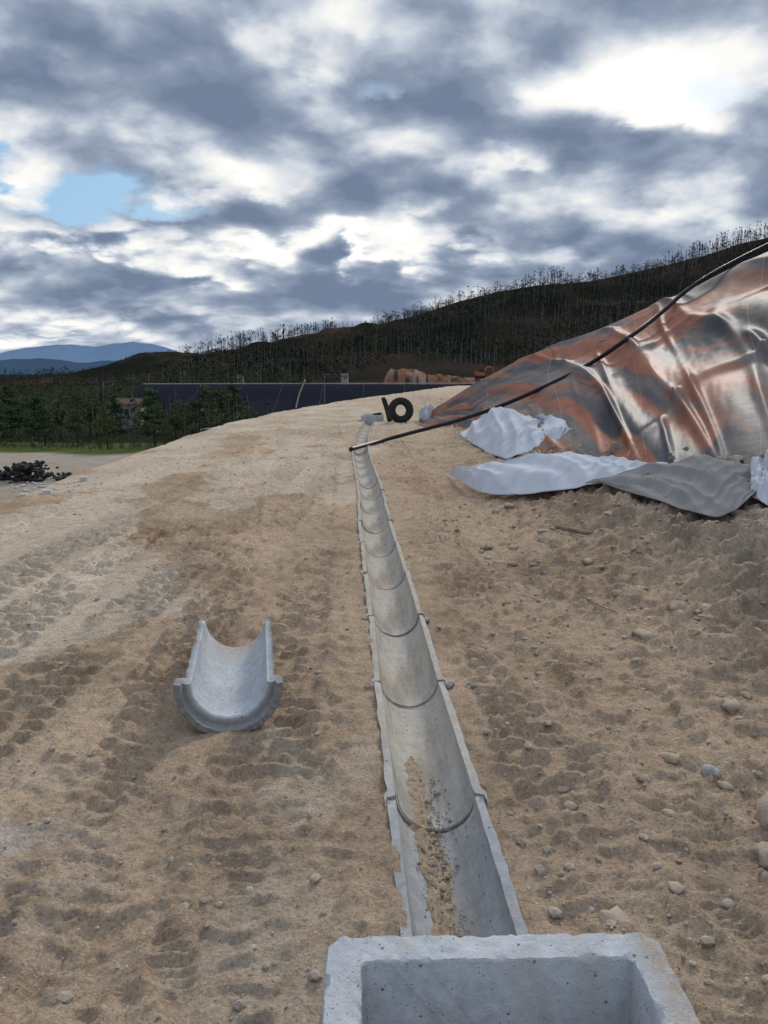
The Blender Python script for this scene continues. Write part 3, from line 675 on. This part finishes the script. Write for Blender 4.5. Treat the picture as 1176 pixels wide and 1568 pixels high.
def treedata(h,kind,rg,dens=1.0):
    tris=[];tone=[];mi=[]
    def add(T_,c,m_):
        tris.append(T_); tone.append(np.broadcast_to(c,(len(T_),3)) if np.ndim(c)==1 else c); mi.append(np.full(len(T_),m_))
    lean=rg.normal(size=2)*.03*h
    def tp(f): return np.array([lean[0]*f*f,lean[1]*f*f,h*f])
    bk=np.array([.1,.08,.07])
    ns=5 if dens>.5 else 2; tr=.022 if kind!='bare' else .014
    for i in range(ns): add(cone(tp(i/ns),tp((i+1)/ns),tr*h*(1-.85*i/ns),tr*h*(1-.85*(i+1)/ns),6 if dens>.5 else 3),bk,1)
    def leaf(c,r,n,sz,base):
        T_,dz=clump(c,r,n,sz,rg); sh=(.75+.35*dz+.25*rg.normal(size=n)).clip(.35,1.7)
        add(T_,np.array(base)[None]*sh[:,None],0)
    if kind=='pine':
        nb=int(30*dens)+6
        for k in range(nb):
            f=.18+.80*k/nb; rad=h*.30*(1-f)**.65*rg.uniform(.6,1.15)+.03*h; an=rg.uniform(0,2*math.pi)
            p=tp(f); e=p+np.array([rad*math.cos(an),rad*math.sin(an),rad*.15])
            if dens>.5: add(cone(p,e,.006*h,.002*h,3),bk,1)
            bs=rg.uniform(.6,1.3)*np.array([.036,.055,.026])
            for q_ in (.55,1.):
                leaf(p+(e-p)*q_,(h*.07,h*.07,h*.035),int(30*dens)+4,h*(.016 if dens>.5 else .026),bs)
    elif kind=='round':
        for k in range(int(24*dens)+7):
            d=rg.normal(size=3); d/=np.linalg.norm(d); c=tp(.60)+d*np.array([.28,.28,.32])*h*rg.uniform(.4,1)
            if dens>.5: add(cone(tp(.4),c,.008*h,.002*h,3),bk,1)
            leaf(c,(h*.10,h*.10,h*.08),int(34*dens)+6,h*(.018 if dens>.5 else .032),rg.uniform(.6,1.3)*np.array([.046,.056,.026]))
    elif kind=='bare':
        for k in range(int(10*dens)+3):
            f=rg.uniform(.45,1); p=tp(f); an=rg.uniform(0,6.3); l=h*.10*(1.25-f)
            add(cone(p,p+np.array([l*math.cos(an),l*math.sin(an),l*.9]),.006*h,.002*h,3),bk,1)
        for k in range(3): leaf(tp(rg.uniform(.6,1)),(h*.05,h*.05,h*.09),7,h*.028,np.array([.035,.038,.03]))
    return np.concatenate(tris),np.concatenate(tone),np.concatenate(mi)
def mktree(name,tris,tone,mi,loc=(0,0,0),bark=M_bark):
    n=len(tris); ob=mesh_from(name,tris.reshape(-1,3),np.arange(n*3).reshape(-1,3),[M_leaf,bark],False,None,mi)
    ca=ob.data.color_attributes.new('tone','FLOAT_COLOR','POINT'); c=np.repeat(tone,3,axis=0); ca.data.foreach_set('color',np.concatenate([c,np.ones((len(c),1))],1).astype(np.float32).ravel())
    ob.location=loc; return ob
rg=np.random.default_rng(3)
for px,pyb,pyt,dist in [(238,688,594,60),(338,668,580,74),(316,668,590,78),(356,664,588,76),(95,690,602,64),(20,690,590,68),(140,685,608,70),(55,690,606,66),(180,682,604,72),(-40,690,590,66),(300,660,602,80),(210,680,608,76),(120,690,618,60),(70,690,620,60),(0,690,612,60),(270,680,622,66),(286,672,612,70),(165,688,626,58)]:
    A=P(px,pyb,dist); A[2]=float(macro(A[0],A[1]))-.1; B=P(px,pyt,dist); tr=treedata(B[2]-A[2],'pine' if rg.random()<.6 else 'round',rg,1.4)
    mktree('pine_tree',tr[0],np.clip(tr[1]*2.6,0,.2),tr[2],loc=tuple(A))
tmpl=[(treedata(1.,k,rg,.13)) for k in ('pine','pine','round','round','round','bare','bare','bare')]
AT=[];AC=[];AM=[]
def plant(xs_,ys_,hs,kinds,dim=1.0,cap=False):
    xs_=np.array(xs_); ys_=np.array(ys_); hs=np.array(hs)
    zs=macro(xs_,ys_)-.2
    if cap:   # woods in front never stand above the skyline ridge
        mz=1.5+(ridge(xs_*YR/ys_)+2.0-1.5)/YR*ys_; hs=np.where(ys_<400,np.minimum(hs,np.maximum(mz-zs,1.2)),hs)
    for x,y,z,h,kind in zip(xs_,ys_,zs,hs,kinds):
        idx={'pine':[0,1],'round':[2,3,4],'bare':[5,6,7]}[kind]; t,c,m_=tmpl[idx[int(rg.integers(len(idx)))]]
        a=rg.uniform(0,6.3); R=np.array([[math.cos(a),-math.sin(a),0],[math.sin(a),math.cos(a),0],[0,0,1]])
        w=h*rg.uniform(.8,1.25); AT.append((t@R.T)*np.array([w,w,h])+np.array([x,y,z])); AC.append(c*dim*(2.5 if y<140 else 1.15)*np.array([rg.uniform(.7,1.5),rg.uniform(.8,1.3),1])*rg.uniform(.45,1.5)); AM.append(m_)
L=[[],[],[],[]]
def q_(x,y,h,k): L[0].append(x);L[1].append(y);L[2].append(h);L[3].append(k)
for k in range(1700):
    x_=rg.uniform(-80,-11); y_=rg.uniform(63,140)
    if -46<x_<16 and 84<y_<116: continue
    if x_>-40 and y_>76 and y_<116: continue
    q_(x_,y_,rg.uniform(1.8,4.2),'round' if rg.random()<.6 else 'pine')
cx=rg.random(6800); cy=rg.random(6800)
Yh=135+285*cy**.8; Xh=(-.56+1.18*cx)*Yh; dn=fbm(Xh/40,Yh/40,2,500)
for x_,y_,d_ in zip(Xh,Yh,dn):
    if -6<x_<36 and y_<192: continue
    if d_<-.32: continue
    q_(x_,y_,rg.uniform(3.,8.)*(1 if y_>180 else .6),rg.choice(['pine','round','bare'],p=[.32,.40,.28]))
for k in range(1200):
    px=rg.uniform(-60,1260)
    tall=(335<px<520 or 800<px<852 or px>1010)
    if px<235 and rg.random()<.6: continue
    if not tall and rg.random()<.5: continue
    x_=(px-588)/F*YR; y_=YR-rg.uniform(-6,14)
    q_(x_,y_,rg.uniform(5.5,10) if tall else (rg.uniform(1.5,3) if px<235 else rg.uniform(2.,5.)),'bare' if tall and rg.random()<.85 else ('round' if rg.random()<.7 else 'pine'))
plant(*L,.85,True)
print('forest tris',sum(map(len,AT)))
mktree('distant_forest',np.concatenate(AT),np.concatenate(AC),np.concatenate(AM),bark=M_barkl)
AT=[];AC=[];AM=[]
plant(rg.uniform(-40,-9,420),rg.uniform(57,63,420),rg.uniform(.4,1.1,420),['round']*420,1.0)
mktree('undergrowth',np.concatenate(AT),np.concatenate(AC),np.concatenate(AM))
# ---------------------------------------------------------------- distant mountains
def mountains(name,pts,y,m,dep,seed,amp):
    q=np.array([P(a,b,y) for a,b in pts]); n=260; xs_=np.linspace(q[0,0],q[-1,0],n); zs=np.interp(xs_,q[:,0],q[:,2])+amp*fbm(xs_/y*22,xs_*0,4,seed)
    rows=[]
    for t in np.linspace(0,1,12):
        rows.append(np.stack([xs_,np.full(n,y-dep*(1-t)),-30+(zs+30)*(t**1.3)],1))
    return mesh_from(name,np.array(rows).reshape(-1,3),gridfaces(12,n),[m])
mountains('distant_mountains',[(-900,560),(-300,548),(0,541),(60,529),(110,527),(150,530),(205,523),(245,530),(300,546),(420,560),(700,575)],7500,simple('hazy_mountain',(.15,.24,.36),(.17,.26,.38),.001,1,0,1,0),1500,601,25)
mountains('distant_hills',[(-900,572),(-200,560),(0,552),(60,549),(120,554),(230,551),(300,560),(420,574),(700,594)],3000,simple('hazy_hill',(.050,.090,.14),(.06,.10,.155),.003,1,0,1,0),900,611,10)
# ---------------------------------------------------------------- sky
world=bpy.data.worlds.new("World"); scene.world=world; world.use_nodes=True; nt=world.node_tree; T=NT(nt)
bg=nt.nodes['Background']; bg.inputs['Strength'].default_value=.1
try:
    world.cycles.sampling_method='MANUAL'; world.cycles.sample_map_resolution=512
except Exception: pass
def azel(px,py):
    d=ray(px,py); d=d/np.linalg.norm(d); return math.atan2(d[0],d[1]),math.asin(d[2])
SAZ,SEL=azel(965,150)
sky=T.new('ShaderNodeTexSky'); sky.sky_type='NISHITA'; sky.sun_disc=False; sky.sun_elevation=math.radians(26); sky.sun_rotation=SAZ; sky.air_density=1; sky.dust_density=1.
D=T.new('ShaderNodeTexCoord').outputs['Generated']; s=T.sep(D)
az=T.m('ARCTAN2',s[0],s[1]); el=T.m('ARCSINE',s[2])
den=T.m('ADD',T.m('MAXIMUM',s[2],0.),.30)
px_=T.m('DIVIDE',s[0],den); py_=T.m('DIVIDE',s[1],den)
pv=T.comb(px_,py_,0.)
nA=T.noise(pv,2.3,6,.48,.15); nA2=T.noise(T.scale(pv,(1,1,1),(-.04,.08,0)),2.3,5,.48,.15)
nB=T.noise(pv,7.,5,.55,.2)
w1=T.m('SUBTRACT',T.noise(pv,3.6,5,.6),.5); w2=T.m('SUBTRACT',nB,.5)
pw=T.comb(T.m('ADD',px_,T.m('MULTIPLY',w2,.20)),T.m('ADD',py_,T.m('MULTIPLY',w1,.26)),0.)
v1,_=T.voro(pw,4.2); v2,_=T.voro(pw,10.5)
bil=T.m('ADD',T.m('MULTIPLY',T.m('SUBTRACT',.45,v1),.30),T.m('MULTIPLY',T.m('SUBTRACT',.45,v2),.17))
azw=T.m('ADD',az,T.m('MULTIPLY',w1,.20)); elw=T.m('ADD',T.m('ADD',el,T.m('MULTIPLY',w2,.08)),T.m('MULTIPLY',bil,.14))
def blob(px,py,rx,ry,amp):
    a,e=azel(px,py); dx=T.m('DIVIDE',T.m('SUBTRACT',azw,a),rx/F); dy=T.m('DIVIDE',T.m('SUBTRACT',elw,e),ry/F)
    g=T.m('EXPONENT',T.m('MULTIPLY',T.m('ADD',T.m('MULTIPLY',dx,dx),T.m('MULTIPLY',dy,dy)),-1.)); return T.m('MULTIPLY',g,amp)
acc=None
for b in [(950,135,95,36,.55),(1015,180,60,26,.34),(470,50,90,60,.20),(330,285,120,26,.24),(500,378,150,15,.40),(160,375,190,20,.32),(300,420,60,17,.32),(650,325,45,18,.28),(775,245,45,18,.28),(40,290,70,46,.20),(120,490,180,14,.18),(30,528,110,12,.22),(640,370,120,16,.14),
          (150,180,200,60,-.08),(650,140,150,60,-.10),(380,450,230,28,-.10),(680,430,260,26,-.07),(230,235,160,20,-.10),(980,290,200,30,.03),(560,310,60,20,-.06)]:
    g=blob(*b); acc=g if acc is None else T.m('ADD',acc,g)
n=T.m('ADD',T.m('MULTIPLY',nA,.82),T.m('MULTIPLY',nB,.18)); n=T.m('ADD',T.m('MULTIPLY',T.m('SUBTRACT',n,.5),.95),.515)
rel=T.m('MULTIPLY',T.m('SUBTRACT',nA,nA2),1.3)
n=T.m('ADD',T.m('ADD',n,rel),bil)
n=T.m('ADD',n,acc)
cl=T.ramp(n,[(.26,(.170,.225,.33)),(.42,(.265,.325,.435)),(.50,(.37,.43,.535)),(.58,(.51,.57,.66)),(.68,(.75,.78,.82)),(.80,(.98,.97,.93)),(.95,(1.,1.,1.))])
bright=T.m('ADD',T.m('MULTIPLY',T.mr(n,.85,1.1,0,1.),1.0),1.)
cl=T.mix(1.0,cl,T.comb(bright,bright,bright),'MULTIPLY')
gap=None
for b in [(165,308,85,28,1.25),(1120,125,50,30,.7),(60,330,80,16,.7),(5,240,25,14,.8),(540,150,70,24,.45)]:
    g=blob(*b); gap=g if gap is None else T.m('ADD',gap,g)
gap=T.mr(T.m('ADD',gap,T.m('MULTIPLY',T.m('SUBTRACT',nB,.5),1.6)),.30,.95)
blue=T.mix(.7,T.mix(1.0,sky.outputs[0],(.1,.1,.1),'MULTIPLY'),(.30,.56,.84))
cl=T.mix(gap,cl,blue)
up=T.mr(el,math.radians(28),math.radians(60),1.,1.85)  # extra brightness added to the overhead sky, out of view, to light the ground
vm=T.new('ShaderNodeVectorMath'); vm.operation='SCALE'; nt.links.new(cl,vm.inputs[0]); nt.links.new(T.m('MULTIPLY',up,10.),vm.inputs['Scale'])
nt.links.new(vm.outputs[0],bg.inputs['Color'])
sun=bpy.data.lights.new('sun','SUN'); so=bpy.data.objects.new('sun',sun); scene.collection.objects.link(so)
sun.energy=2.2; sun.angle=math.radians(8); sun.color=(1,.925,.82)
e_=math.radians(26); sd=Vector((math.sin(SAZ)*math.cos(e_),math.cos(SAZ)*math.cos(e_),math.sin(e_)))
so.rotation_euler=sd.to_track_quat('Z','Y').to_euler()
scene.view_settings.view_transform='Standard'; scene.view_settings.look='None'; scene.view_settings.exposure=0
